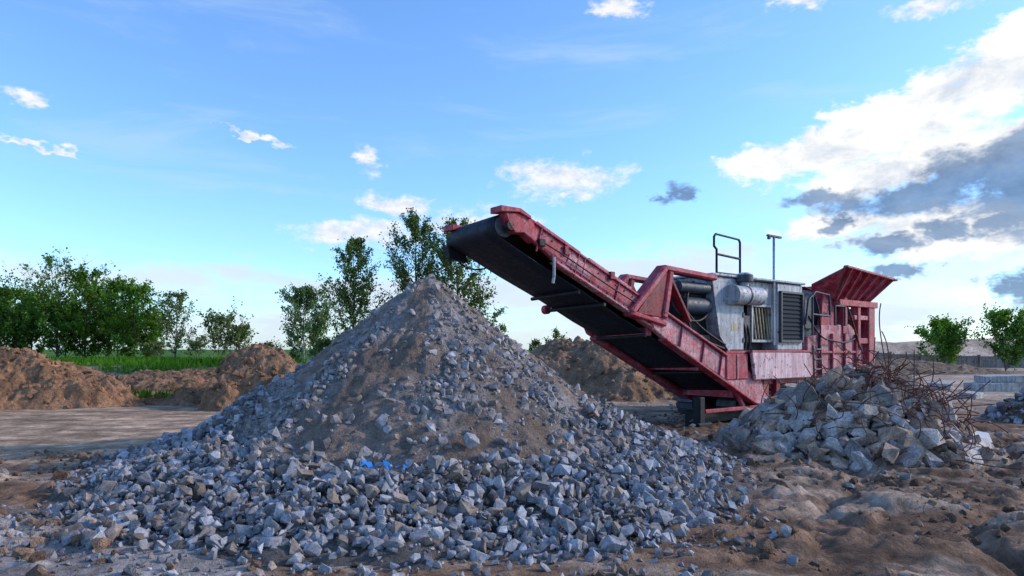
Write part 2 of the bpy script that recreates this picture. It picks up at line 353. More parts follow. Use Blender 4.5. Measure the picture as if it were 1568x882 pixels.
build_tree('willow_bush',[sp(335,36,490,80,6,nlimb=30,nleaf=3400,lsize=.08,up=1.1,shape='bush',col=G2,clear=.02,bare=.3),sp(365,37,505,55,61,nlimb=20,nleaf=1600,lsize=.08,up=1.1,shape='bush',col=G2,clear=.02)])
rowt=[]
for i,(px,top,w,bare,nl) in enumerate([(-60,430,120,.3,7000),(8,450,100,.1,7500),(48,455,80,.3,4500),(88,400,100,.8,7500),(130,418,90,.4,7500),(165,436,90,.3,7000),(205,444,85,.3,7000),(232,485,55,.3,3000),(-130,420,130,.3,6000),(25,485,120,0,6500),(100,480,120,0,6500),(180,490,115,0,6500),(-40,480,120,0,4000)]):
    rowt.append(sp(px,37+(i%3),top,w,100+i,nlimb=42,nleaf=nl,lsize=.09,up=.9,shape='oval' if i<9 else 'bush',col=G1 if i%2 else G3,clear=.03,bare=bare,twigs=4))
build_tree('tree_row',rowt)
shr=[]
for i,(px,top,w,d) in enumerate([(300,527,60,34),(240,530,50,33),(410,530,40,34),(500,525,50,31),(770,500,30,28),(815,522,26,26.5),(855,510,44,26),(590,520,70,30),(690,500,80,31)]):
    shr.append(sp(px,d,top,w,200+i,nlimb=16,nleaf=1100,lsize=.06,up=1.0,shape='bush',col=G2,clear=.02))
build_tree('shrub',shr)
build_tree('willow_bush',[sp(1445,52,498,86,7,nlimb=44,nleaf=7000,lsize=.12,up=.8,shape='bush',col=G1,clear=.02)])
build_tree('willow_bush',[sp(1540,50,484,74,8,nlimb=44,nleaf=5000,lsize=.12,up=.9,shape='bush',col=G1,clear=.02),sp(1590,50,480,80,81,nlimb=44,nleaf=5000,lsize=.12,up=1.0,shape='bush',col=G1,clear=.02)])
n=26000;x=RNG.uniform(-36,4,n);y=RNG.uniform(29,38,n);k=RNG.random(n)<sstep(.25,.5,fbm(x*.6,y*.6,3)+.04*(y-31));x=x[k];y=y[k];n=len(x);z=gh(x,y)-.02
h=RNG.uniform(.10,.34,n);a=RNG.uniform(0,6.28,n);wd=.05
V=np.stack([np.stack([x-np.cos(a)*wd,y-np.sin(a)*wd,z],1),np.stack([x+np.cos(a)*wd,y+np.sin(a)*wd,z],1),np.stack([x+RNG.normal(size=n)*.06,y+RNG.normal(size=n)*.06,z+h],1)],1).reshape(-1,3)
np_mesh('grass',V,np.arange(n*3).reshape(-1,3),LEAF,np.repeat(np.array([.085,.20,.022])*RNG.uniform(.6,1.4,(n,1)),3,0))
n=260;c=RNG.integers(0,4,n);cx=np.array([-11.6,-11.1,-10.6,-9.9])[c];cy=np.array([19.9,20.1,19.8,20.2])[c];x=cx+RNG.normal(size=n)*.2;y=cy+RNG.normal(size=n)*.2;z=gh(x,y)+.22
V=np.stack([np.stack([x-.04,y,z],1),np.stack([x+.04,y,z],1),np.stack([x+RNG.normal(size=n)*.08,y,z+RNG.uniform(.1,.3,n)],1)],1).reshape(-1,3)
np_mesh('weeds',V,np.arange(n*3).reshape(-1,3),LEAF,np.repeat(np.array([.07,.16,.02])*RNG.uniform(.6,1.4,(n,1)),3,0))

# ------------------------------------------------------------------ crusher
M=empty('mobile_jaw_crusher',(3.8,13.9,0),R(38))
def fin(name,bm,mat,bev=.012,smooth=False,seg=1,parent=None):
    bmesh.ops.recalc_face_normals(bm,faces=bm.faces)
    me=bpy.data.meshes.new(name);bm.to_mesh(me);bm.free();me.materials.append(mat)
    (me.shade_smooth if smooth else me.shade_flat)()
    ob=bpy.data.objects.new(name,me);COL.objects.link(ob);ob.parent=parent or M
    if bev>0:
        b=ob.modifiers.new('b','BEVEL');b.width=bev;b.segments=seg;b.limit_method='ANGLE'
    return ob
def prism(name,poly,t0,t1,mat,bev=.012,parent=None):
    bm=bmesh.new();a=[bm.verts.new((s,t0,z)) for s,z in poly];b=[bm.verts.new((s,t1,z)) for s,z in poly]
    bm.faces.new(a);bm.faces.new(b[::-1]);n=len(poly)
    for i in range(n): bm.faces.new((a[i],b[i],b[(i+1)%n],a[(i+1)%n]))
    return fin(name,bm,mat,bev,parent=parent)
def box(name,s0,s1,t0,t1,z0,z1,mat,bev=.012,parent=None): return prism(name,[(s0,z0),(s1,z0),(s1,z1),(s0,z1)],t0,t1,mat,bev,parent)
def plate(name,pts,th,mat,bev=.008):
    p=[Vector(q) for q in pts];nrm=(p[1]-p[0]).cross(p[2]-p[0]).normalized()*th
    bm=bmesh.new();a=[bm.verts.new(q) for q in p];b=[bm.verts.new(q+nrm) for q in p];n=len(p)
    bm.faces.new(a);bm.faces.new(b[::-1])
    for i in range(n): bm.faces.new((a[i],b[i],b[(i+1)%n],a[(i+1)%n]))
    return fin(name,bm,mat,bev)
def cyl(name,p,q,r,mat,n=28,bev=.01,r2=None):
    p=Vector(p);q=Vector(q);d=(q-p);L_=d.length;bm=bmesh.new()
    bmesh.ops.create_cone(bm,cap_ends=True,segments=n,radius1=r,radius2=r if r2 is None else r2,depth=L_)
    bmesh.ops.transform(bm,matrix=Matrix.Translation((p+q)/2)@d.to_track_quat('Z','Y').to_matrix().to_4x4(),verts=bm.verts)
    ob=fin(name,bm,mat,bev);me=ob.data;me.shade_smooth()
    e=ob.modifiers.new('e','EDGE_SPLIT') ;e.split_angle=R(35);return ob
def tube(name,paths,r,mat,parent=None,smooth=False):
    cu=bpy.data.curves.new(name,'CURVE');cu.dimensions='3D';cu.bevel_depth=r;cu.bevel_resolution=2;cu.use_fill_caps=True
    for pts in paths:
        s=cu.splines.new('NURBS' if smooth else 'POLY');s.points.add(len(pts)-1)
        for i,p in enumerate(pts): s.points[i].co=(*p,1)
        if smooth: s.use_endpoint_u=True;s.order_u=4
    cu.materials.append(mat);ob=bpy.data.objects.new(name,cu);COL.objects.link(ob);ob.parent=parent or M;return ob
def bar(name,p,q,w,t0,t1,mat,bev=.012):
    p=Vector((p[0],p[1]));q=Vector((q[0],q[1]));d=(q-p).normalized();n=Vector((-d.y,d.x))*w/2
    return prism(name,[tuple(p+n),tuple(q+n),tuple(q-n),tuple(p-n)],t0,t1,mat,bev)
zt=lambda s:3.85-.424*(s+4.8)
for nm,t0,t1,dz in (('conveyor_beam_near',0,.09,0),('conveyor_beam_far',1.41,1.5,-.10)):
    near=t0==0
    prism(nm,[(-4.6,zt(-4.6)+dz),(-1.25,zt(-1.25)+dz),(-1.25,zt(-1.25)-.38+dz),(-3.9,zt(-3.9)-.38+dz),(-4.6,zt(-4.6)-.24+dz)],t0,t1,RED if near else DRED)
    o0,o1=(t0-.035,t1+.05) if near else (t0-.05,t1+.035)
    bar(nm+'_top_flange',(-4.75,zt(-4.75)+dz+.02),(-1.7,zt(-1.7)+dz+.02),.045,o0,o1,RED)
    bar(nm+'_bottom_flange',(-3.9,zt(-3.9)-.395+dz),(-1.3,zt(-1.3)-.395+dz),.04,o0,o1,PINK)
    prism(nm+'_head_bracket',[(-5.0,3.78+dz),(-4.62,3.79+dz),(-4.40,3.66+dz),(-4.38,3.34+dz),(-4.62,3.48+dz),(-4.80,3.46+dz),(-4.93,3.60+dz)],o0-.03,o1,RED,.015)
    prism(nm+'_head_cap',[(-5.12,3.86+dz),(-4.72,3.86+dz),(-4.50,3.76+dz),(-4.50,3.71+dz),(-4.75,3.79+dz),(-5.12,3.76+dz)],o0-.07,o1+.05,RED,.01)
for s in (-4.2,-3.35,-3.2,-2.35,-1.75):
    bar('beam_stiffener',(s,zt(s)+.02),(s-.13,zt(s)-.39),.035,-.028,0.0,RED)
bar('splice_plate',(-3.62,zt(-3.62)-.20),(-3.05,zt(-3.05)-.20),.22,-.022,0,PINK)
bar('upper_guard',(-4.3,zt(-4.3)+.06),(-3.3,zt(-3.3)+.06),.05,.0,.05,RED)
bar('upper_guard',(-3.1,zt(-3.1)+.06),(-2.0,zt(-2)+.06),.06,.0,.05,PINK)
box('beam_clamp',-3.72,-3.62,-.05,.1,3.2,3.36,DRED);box('beam_clamp',-2.62,-2.5,-.06,.1,2.86,3.0,DRED)
box('valve_block',-4.30,-4.16,-.07,0,3.30,3.42,BLACK);box('valve_block',-1.95,-1.82,-.07,0,2.42,2.52,DGREY)
for s in np.arange(-4.4,-1.4,.22):
    for dz in (-.07,-.32): cyl('bolt',(s,-.018,zt(s)+dz),(s,.0,zt(s)+dz),.018,DGREY,8,0)
cyl('drum_bearing',(-4.88,-.06,3.58),(-4.88,.02,3.58),.09,BLACK);cyl('drum_motor',(-4.9,1.46,3.50),(-4.9,1.66,3.50),.12,BLACK)
prism('motor_guard',[(-5.1,3.42),(-4.7,3.3),(-4.65,3.15),(-5.05,3.2)],1.48,1.64,BLACK)
tube('conveyor_hose',[[(-4.88,1.68,3.45),(-4.75,1.72,3.05),(-4.45,1.6,3.0),(-4.2,1.52,3.1)],[(-4.3,-.05,3.40),(-3.6,-.06,3.16),(-2.9,-.06,2.80),(-1.9,-.07,2.44)]],.014,BLACK,smooth=True)
c0=Vector((-4.9,3.58));d=Vector((.9207,-.3904));nn=Vector((.3904,.9207));Lb=8.0
prof=[c0+d*Lb+nn*.2]+[c0+d*(Lb*i/8)+nn*.2 for i in range(7,0,-1)]
for i in range(15):
    a=math.pi*i/14;prof.append(c0+nn*(.205*math.cos(a))-d*(.205*math.sin(a)))
prof+=[c0+d*(Lb*i/8)-nn*(.2+.02*(i%2)) for i in range(1,9)]
bm=bmesh.new();rows=[]
TT=[.12,.4,.75,1.1,1.38]
for p in prof: rows.append([bm.verts.new((p.x,t,p.y-.05*(t/1.4))) for t in TT])
for i in range(len(rows)-1):
    for j in range(4): bm.faces.new((rows[i][j],rows[i+1][j],rows[i+1][j+1],rows[i][j+1]))
ob=fin('conveyor_belt',bm,RUBBER,0,True);so=ob.modifiers.new('s','SOLIDIFY');so.thickness=.018
cyl('head_drum',(-4.9,.1,3.58),(-4.9,1.4,3.53),.18,DGREY,36)
for i in range(2,8,2):
    p=c0+d*i*.95-nn*.25;cyl('return_roller',(p.x,.1,p.y),(p.x,1.4,p.y-.05),.035,BLACK,12,0)
cyl('cross_tube',(-2.75,-.04,2.40),(-2.75,1.55,2.36),.04,BLACK,12)
cyl('cross_tube_cap',(-2.75,1.5,2.38),(-2.75,1.62,2.38),.09,RED,12)
tube('belt_scraper_bracket',[[(-3.95,-.03,3.15),(-3.95,-.03,2.85),(-3.93,.02,2.72)]],.025,GREY)
prism('lower_frame_near',[(-1.45,2.38),(-1.15,2.30),(.8,1.46),(2.2,.95),(2.65,.28),(1.9,.42),(.8,.98),(-1.1,1.80),(-1.42,1.98),(-1.5,2.1)],-.05,.08,PINK,.02)
bar('lower_frame_flange_top',(-1.2,2.34),(.85,1.47),.05,-.12,.1,RED)
bar('lower_frame_flange_bottom',(-1.15,1.80),(1.9,.42),.05,-.12,.1,RED)
for s in (-.6,.1,.7): bar('lower_frame_stiffener',(s,2.06-(s+.6)*.44),(s-.1,1.62-(s+.6)*.44),.03,-.09,-.05,RED)
prism('lower_frame_far',[(-1.6,2.42),(2.4,.95),(2.6,.2),(1.6,.45),(-1.35,1.80),(-1.62,1.92),(-1.72,2.1)],1.5,1.62,RED,.02)
bar('far_flange',(-1.45,1.84),(1.6,.45),.06,1.4,1.68,RED)
box('front_cross_beam',-1.5,-1.34,.08,1.5,1.86,2.02,RED)
box('mid_cross_beam',.1,.24,.08,1.5,1.16,1.3,RED)
box('rear_cross_beam',1.3,1.45,.08,1.5,.55,.72,RED)
prism('belly_box',[(.3,1.6),(3.8,1.6),(3.8,.75),(2.0,.72)],.3,1.45,BLACK)
def hoop(t0,t1,ds,m):
    prism('hoop_gusset',[(-1.12+ds,3.12),(-.9+ds,3.0),(-1.05+ds,2.5),(-1.1+ds,2.2),(-1.95+ds,2.27)],t0+.05,t1-.05,DRED)
    bar('hoop_top',(-1.15+ds,3.17),(.5+ds,3.08),.11,t0,t1,m,.03)
    bar('hoop_leg_front',(-1.08+ds,3.20),(-2.08+ds,2.28),.13,t0+.004,t1-.004,m,.03)
    bar('hoop_leg_rear',(-.96+ds,3.12),(-1.16+ds,2.2),.15,t0+.008,t1-.008,m,.03)
    bar('hoop_base',(-2.1+ds,2.27),(-1.1+ds,2.08),.10,t0+.012,t1-.012,m,.03)
    bar('hoop_inner',(-.95+ds,2.98),(-.35+ds,2.15),.07,t0+.03,t1-.02,DRED)
hoop(-.12,.16,0,RED);hoop(1.42,1.68,.6,RED)
cyl('exhaust_silencer',(-.75,.45,2.78),(.55,.45,2.78),.25,BLACK);cyl('pre_filter',(-.35,.2,2.50),(.5,.2,2.50),.18,NAVY)
cyl('coolant_tank',(-.55,.1,2.86),(.42,.1,2.86),.11,NAVY)
box('engine_block',-.1,.8,.3,1.4,1.9,2.9,BLACK);box('engine_mount',-.5,.6,.15,1.4,1.7,1.9,DGREY)
cyl('silencer_band',(-.2,.45,2.78),(-.1,.45,2.78),.265,DGREY)
tube('engine_hose',[[(-.6,.1,2.7),(-.9,.05,2.5),(-.5,0,2.2),(.1,.02,2.1),(.5,.1,2.4)],[(-.3,.1,2.4),(0,-.02,2.0),(.5,-.02,1.85),(.9,.0,1.7)],[(.1,.2,3.0),(-.3,.05,2.9),(-.5,.02,2.4),(-.2,.0,1.9)],[(-.8,.1,2.3),(-.5,-.02,1.95),(.2,-.04,1.75),(.8,-.04,1.62)]],.025,BLACK,smooth=True)
prism('housing_front_panel',[(.45,3.14),(1.6,3.12),(1.6,1.58),(1.05,1.58),(.72,1.9),(.58,2.5)],.0,1.5,GREY,.02)
box('housing_core',1.6,4.0,.38,1.6,1.55,3.1,DGREY)
prism('housing_panel_edge',[(.43,3.1),(.50,3.1),(.63,2.5),(.77,1.9),(1.07,1.6),(1.02,1.56),(.70,1.88),(.55,2.5)],-.02,.0,GREY,0)
box('housing_roof',.40,4.06,-.06,1.66,3.14,3.19,GREY)
box('housing_floor',.9,4.1,-.04,1.6,1.50,1.57,RED)
box('upper_cabinet',1.6,2.9,.12,.4,2.62,3.12,GREY)
box('louvre_cabinet',2.92,4.02,.0,.4,1.58,3.13,GREY,.02)
box('louvre_recess',3.02,3.92,-.012,.0,1.82,2.90,MATTE,0)
for i in range(11):
    z=1.86+i*.097;plate('louvre_slat',[(3.04,-.016,z+.06),(3.90,-.016,z+.06),(3.90,-.040,z),(3.04,-.040,z)],.008,MATTE,0)
for s0,s1,z0,z1 in ((2.98,3.03,1.78,2.94),(3.91,3.96,1.78,2.94),(2.98,3.96,1.76,1.82),(2.98,3.96,2.90,2.95)): box('louvre_frame',s0,s1,-.07-(z1-z0)*.002,-.002,z0,z1,DGREY,.004)
box('radiator_core',2.04,2.84,.2,.38,1.80,2.58,MATTE)
for s0,s1,z0,z1 in ((2.02,2.08,1.78,2.6),(2.80,2.86,1.78,2.6),(2.02,2.86,1.76,1.82),(2.02,2.86,2.56,2.62)): box('radiator_frame',s0,s1,.08-(z1-z0)*.002,.2,z0,z1,GREY,.004)
YEL=mat_paint('pale_yellow_paint',(.42,.38,.24),(.4,.38,.33),(.2,.17,.12))
for i in range(7):
    s=2.1+i*.12;bar('radiator_guard_bar',(min(s+.14,2.8),1.84),(s,2.54),.020,.10,.13,YEL,0)
cyl('air_cleaner',(1.0,-.12,2.76),(2.0,-.12,2.76),.20,GREY);cyl('air_cleaner_cap',(.95,-.12,2.76),(1.0,-.12,2.76),.215,GREY);cyl('air_cleaner_band',(1.4,-.12,2.76),(1.46,-.12,2.76),.212,DGREY)
cyl('air_cleaner_neck',(1.45,-.1,2.9),(1.45,-.1,3.05),.10,GREY);cyl('rain_cap',(1.45,-.1,3.05),(1.45,-.1,3.2),.19,DGREY);cyl('rain_cap_top',(1.45,-.1,3.2),(1.45,-.1,3.25),.19,GREY,r2=.1)
tube('intake_hose',[[(2.0,-.12,2.76),(2.25,-.12,2.76),(2.35,.05,2.7),(2.35,.35,2.6)]],.085,DGREY,smooth=True)
tube('cabinet_hose',[[(1.75,.3,2.5),(1.7,.05,2.2),(1.8,.02,1.9),(1.75,.1,1.6)],[(1.9,.3,2.5),(1.88,.05,2.1),(1.92,.02,1.8),(1.9,.1,1.6)]],.03,BLACK,smooth=True)
box('control_box',1.66,1.98,.1,.38,1.65,2.35,DGREY)
box('dark_recess_panel',1.61,2.02,.30,.37,2.36,2.6,BLACK,0)
cyl('door_latch',(2.96,-.03,2.0),(2.96,0,2.0),.02,BLACK,10,0)
box('warning_label',1.12,1.34,-.006,0,2.0,2.16,YEL,0)
for z in (1.75,2.3,2.9): box('door_hinge',1.54,1.6,-.02,0,z,z+.1,DGREY,.004)
tube('roof_railing',[[(.75,.1,3.18),(.75,.1,3.72),(.66,.1,3.78),(.66,.1,3.98),(.72,.1,4.04),(1.55,.1,4.00),(1.6,.1,3.94),(1.6,.1,3.18)],[(.75,.1,3.62),(1.6,.1,3.58)],[(.75,.1,3.22),(1.6,.1,3.22)]],.026,BLACK)
tube('mast',[[(2.78,.0,1.7),(2.78,.0,4.18)]],.03,GREY);box('mast_head',2.52,3.08,-.03,.04,4.16,4.21,DGREY);box('mast_tab',2.55,2.62,-.03,.04,4.10,4.16,DGREY)
prism('side_panel',[(1.66,1.56),(4.1,1.52),(4.18,.93),(1.80,.93)],-.16,-.08,PANEL,.02)
box('side_panel_lip',1.64,4.12,-.17,-.05,1.53,1.58,RED)
box('chassis_box',.85,1.64,-.08,.35,.95,1.5,RED,.02);box('chassis_box_rib',1.2,1.25,-.1,-.08,.95,1.5,PINK)
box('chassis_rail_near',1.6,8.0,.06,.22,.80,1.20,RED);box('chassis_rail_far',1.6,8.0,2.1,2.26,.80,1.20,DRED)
box('front_strut',2.35,2.55,-.02,.12,.12,.95,RED);box('front_strut',2.85,3.02,-.02,.12,.12,.95,DRED);box('strut_foot',2.25,3.1,-.06,.18,.05,.13,DRED)
box('lower_tie',.2,2.4,-.03,.05,.28,.36,RED)
bar('front_brace',(1.1,.95),(1.6,.35),.09,-.02,.06,RED)
box('stabiliser_leg',.02,.20,-.02,.16,-.1,.62,BLACK,.02);box('stabiliser_foot',-.12,.36,-.10,.26,-.1,.10,BLACK,.03)
box('belly_skid',.3,2.3,.25,.6,.02,.30,BLACK,.03)
box('fuel_tank',4.05,4.72,.1,1.5,1.7,3.05,NAVY,.04);box('tank_cap_box',4.15,4.6,.02,.1,2.1,2.8,DGREY)
prism('jaw_housing',[(4.25,.92),(6.75,.92),(6.75,2.05),(6.4,2.25),(4.9,2.20),(4.7,1.95),(4.25,1.9)],.0,2.2,PINK,.02)
prism('jaw_upper',[(4.75,2.1),(6.5,2.2),(6.6,2.95),(4.9,2.95)],.45,1.9,RED,.02)
for s in (4.75,5.35,6.0,6.6): box('jaw_rib',s,s+.06,-.07,.0,.95,2.0,RED)
box('jaw_rib_h',4.3,6.7,-.06,.0,1.5,1.56,RED)
cyl('flywheel',(5.55,.2,2.55),(5.55,.42,2.55),.42,DGREY,40);cyl('flywheel_hub',(5.55,.14,2.55),(5.55,.2,2.55),.12,BLACK)
prism('jaw_guard',[(5.05,2.1),(5.95,2.15),(5.85,2.95),(5.2,3.0)],.1,.2,RED)
box('hopper_column',5.95,6.18,-.04,.16,2.0,2.95,RED);box('hopper_column',6.75,6.9,-.04,.16,.9,2.85,RED);box('hopper_column',7.35,7.7,-.05,.2,.9,2.8,RED,.02)
box('hopper_beam',5.7,7.8,-.08,.2,2.72,2.88,RED);box('hopper_beam',6.6,7.6,-.02,.15,1.75,1.9,RED);box('hopper_beam',6.6,7.6,-.02,.15,2.38,2.50,PINK);box('hopper_beam',6.6,7.75,-.02,.2,.9,1.2,RED)
box('interior_shade_box',6.7,7.6,.3,2.0,1.0,2.7,BLACK);box('feeder_panel',6.9,7.34,.1,.14,1.2,1.75,PINK)  # black box behind the frame openings, its colour stands in for interior shade
cyl('feeder_motor',(7.1,.12,2.15),(7.1,.32,2.15),.14,BLACK)
A=[(5.1,-.5,3.62),(7.75,-.5,3.46),(7.45,.05,2.82),(5.55,.05,2.88)]
plate('hopper_wall_near',A,.05,RED,.01)
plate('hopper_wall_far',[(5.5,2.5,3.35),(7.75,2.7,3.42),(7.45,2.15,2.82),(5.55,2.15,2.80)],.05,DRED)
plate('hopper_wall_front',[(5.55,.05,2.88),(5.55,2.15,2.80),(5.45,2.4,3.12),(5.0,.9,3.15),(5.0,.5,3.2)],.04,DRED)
plate('hopper_wing',[(5.1,-.5,3.62),(4.90,.25,3.24),(5.05,.32,2.9),(5.55,.05,2.88)],.05,RED)
plate('hopper_wall_rear',[(7.75,-.5,3.46),(7.75,2.7,3.42),(7.45,2.15,2.82),(7.45,.05,2.82)],.05,RED)
bar('hopper_rim_near',(5.06,3.62),(7.82,3.45),.06,-.59,-.47,RED)
for f in np.linspace(.08,.95,6):
    a=Vector(A[0]).lerp(Vector(A[1]),f);b=Vector(A[3]).lerp(Vector(A[2]),f)
    o_=Vector((0,-.10,-.02));plate('hopper_rib',[a,b,b+o_*.6,a+o_],.045,RED,0)
tube('platform_handrail',[[(4.3,-.1,1.95),(4.3,-.1,2.9),(4.45,-.1,3.0),(5.1,-.1,2.95),(5.15,-.1,2.4)],[(4.3,-.1,2.45),(5.15,-.1,2.42)],[(5.4,-.1,2.2),(5.4,-.1,2.7),(5.9,-.1,2.7),(5.9,-.1,2.2)],[(3.98,-.1,2.2),(4.08,-.12,2.8),(4.3,-.1,2.9)]],.026,NAVY)
tube('hydraulic_hose',[[(4.2,-.05,2.4),(4.6,-.15,1.8),(5.2,-.1,1.9),(5.8,-.12,1.7),(6.6,-.05,1.9)],[(4.6,.0,2.9),(4.75,-.12,2.3),(4.7,-.1,1.9),(4.55,-.1,1.5)],[(6.1,.0,2.9),(6.35,-.12,2.3),(6.5,-.1,1.9),(6.9,-.05,1.6)]],.022,BLACK,smooth=True)
tube('ladder',[[(4.25,-.2,.3),(4.25,-.14,1.7)],[(4.6,-.2,.3),(4.6,-.14,1.7)]]+[[(4.25,-.2+.04*i/5,.4+i*.24),(4.6,-.2+.04*i/5,.4+i*.24)] for i in range(6)],.024,DGREY)
def track(t0,t1,s0):
    pts=[];s1,zc,r=6.2,.30,.30
    for i in range(13): a=math.pi/2+math.pi*i/12;pts.append((s0+r*math.cos(a),zc+r*math.sin(a)))
    for i in range(13): a=-math.pi/2+math.pi*i/12;pts.append((s1+r*math.cos(a),zc+r*math.sin(a)))
    prism('crawler_track',pts,t0,t1,BLACK,.0)
    for i in range(int((s1-s0)/.2)):
        s=s0+i*.2;box('track_shoe',s,s+.15,t0-.02,t1+.02,zc+r-.01,zc+r+.03,BLACK,0)
    for i in range(6):
        a=math.pi/2+math.pi*(i+.5)/6;c=(s0+(r+.01)*math.cos(a),zc+(r+.01)*math.sin(a));dx=Vector((-math.sin(a),math.cos(a)))*.07
        bar('track_shoe',(c[0]-dx.x,c[1]-dx.y),(c[0]+dx.x,c[1]+dx.y),.04,t0-.02,t1+.02,DGREY,0)
    box('track_frame',s0+.1,s1-.1,t0-.03,t0+.001,zc-.10,zc+.12,RED)
    cyl('track_idler',(s0,t0-.04,zc),(s0,t0,zc),.2,DGREY)
track(.3,.75,2.0);track(1.75,2.2,2.4)

# ------------------------------------------------------------------ rubble heap with rebar
def heap(name,cx,cy,rx,ry,h,n,smin,smax,seed,col,mat=CONC,core=(.18,.125,.088),pkx=0,pw=2.2):
    rs=np.random.default_rng(seed);e=empty(name,(cx,cy,0))
    def hz(u,v):
        r=np.hypot((u-pkx*(1-np.hypot(u,v))),v);return h*np.clip(1-r,0,1)**.75
    g=90;u=np.linspace(-1.1,1.1,g);U,Vv=np.meshgrid(u,u);Zz=hz(U,Vv)*.92-np.where(np.hypot(U,Vv)>1,.25,0)+(fbm(U*6,Vv*6,3)-.5)*.22-.03
    I=np.arange(g*g).reshape(g,g);F=np.stack([I[:-1,:-1],I[:-1,1:],I[1:,1:],I[1:,:-1]],-1).reshape(-1,4)
    zz=gh(cx+U*rx,cy+Vv*ry)
    np_mesh('rubble_core',np.stack([U*rx,Vv*ry,Zz+zz],-1).reshape(-1,3),F,EARTH,np.ones((g*g,3))*np.array(core),e)
    r=np.sqrt(rs.random(n))*1.08;t=rs.uniform(0,6.283,n);U=r*np.cos(t);Vv=r*np.sin(t)
    s=smin+(smax-smin)*rs.random(n)**pw;S=s[:,None]*rs.uniform(.4,1.4,(n,3))
    z=hz(U,Vv)+gh(cx+U*rx,cy+Vv*ry)+s*.15+rs.normal(size=n)*.05
    c=np.array(col)*rs.uniform(.45,1.4,(n,1));b=rs.random(n)<.45;c[b]*=np.array([1.0,.78,.62])
    scatter('rubble_blocks',np.stack([U*rx,Vv*ry,z],1),S,c,mat,HB+HL*2,seed+1,e)
    return e,hz
e,hz=heap('concrete_rubble_heap',5.5,11.3,1.78,1.75,1.27,2300,.025,.25,51,(.42,.37,.34),pkx=.25,pw=2.6)
paths=[];rs=np.random.default_rng(77)
for i in range(260):
    cx,cy=(rs.normal()*.5+.65,rs.normal()*.6-.45) if i<200 else (rs.uniform(-1.2,1.6),rs.uniform(-1.3,.8))
    u=cx/1.85;v=cy/1.8;z=float(hz(np.array(u),np.array(v)))+.12;p=Vector((cx,cy,z));dr=Vector((rs.normal(),rs.normal(),abs(rs.normal())*.6)).normalized();pts=[p.copy()]
    cv=Vector((rs.normal(),rs.normal(),rs.normal()-.6))*.4
    for k in range(6):
        p=p+dr*rs.uniform(.06,.17);dr=(dr+cv).normalized();p.z=max(p.z,float(hz(np.array(p.x/1.85),np.array(p.y/1.8)))+.08);pts.append(p.copy())
    paths.append([tuple(q) for q in pts])
tube('rebar',paths,.0075,RUST,parent=e,smooth=True)
tube('tall_rebar',[[(.62,-.2,1.1),(.55,-.2,1.6),(.42,-.2,2.0),(.50,-.2,2.35)],[(.7,.0,1.1),(.80,.0,1.6),(.62,.0,1.9)],[(.55,-.2,1.2),(.25,-.2,1.5),(.15,-.1,1.4)]],.009,RUST,parent=e,smooth=True)
e2,_=heap('stone_heap',12.6,15.6,1.5,1.3,.95,700,.04,.15,61,(.32,.32,.33))
Wm,nt,b=newmat('white_scrap');b.inputs['Base Color'].default_value=(.6,.58,.58,1)
bm=bmesh.new()
vv=[bm.verts.new(q) for q in ((0,0,0),(.3,.05,.03),(.34,.2,.16),(.1,.22,.2),(-.06,.1,.12))];bm.faces.new(vv)
o=fin('white_sheet_scrap',bm,Wm,0);o.parent=None;o.location=(7.2,10.6,.12)
n=260;x=RNG.uniform(2.2,17,n);y=RNG.uniform(6.5,22,n)
k=np.hypot(x-PX,y-PY)>4.7;x=x[k];y=y[k];s=.02+RNG.random(len(x))**3*.06*(1+sstep(9,14,y))
scatter('loose_stones',np.stack([x,y,gh(x,y)+s*.3],1),s[:,None]*RNG.uniform(.6,1.3,(len(x),3)),np.array([.36,.33,.31])*RNG.uniform(.6,1.3,(len(x),1)),CONC,HB,9)
slab=empty('concrete_slabs',(18.6,26.3,0))
CG=mat_paint('pale_concrete',(.48,.46,.44),(.56,.55,.53),(.32,.29,.26),rough=.85,spec=.2)
for i,(a,b2,c2,l,w,h_,rz) in enumerate([(0,0,.0,1.8,1.0,.34,.1),(.25,.1,.35,1.4,.9,.26,-.2),(1.7,.5,0,1.5,.9,.36,.5),(-1.6,.8,0,1.1,.8,.3,.9),(-2.8,3,0,1.0,.6,.35,.2),(-3.6,-4,0,.8,.5,.2,.7),(-.8,-3,0,.9,.5,.2,1.4)]):
    o=box('slab',-l/2,l/2,-w/2,w/2,0,h_,CG,.02,parent=slab);o.location=(a,b2,c2+gz(18.6+a,26.3+b2)+.03);o.rotation_euler=(.02*i,-.03,rz)
wall=empty('concrete_wall',(40,50,0));CW=mat_paint('wall_concrete',(.30,.27,.25),(.36,.34,.32),(.2,.17,.14),rough=.85,spec=.2,sc=1)
for i in range(18):
    xx=-14+i*2.5;o=box('wall_panel',0,2.38,-.1,.1,0,1.0,CW,.02,parent=wall);o.location=(xx,6.4+.05*xx,gz(40+xx,56.4)-.05)
    o=box('wall_post',2.38,2.50,-.16,.16,0,1.08,CW,.02,parent=wall);o.location=(xx,6.4+.05*xx,gz(40+xx,56.4)-.05)

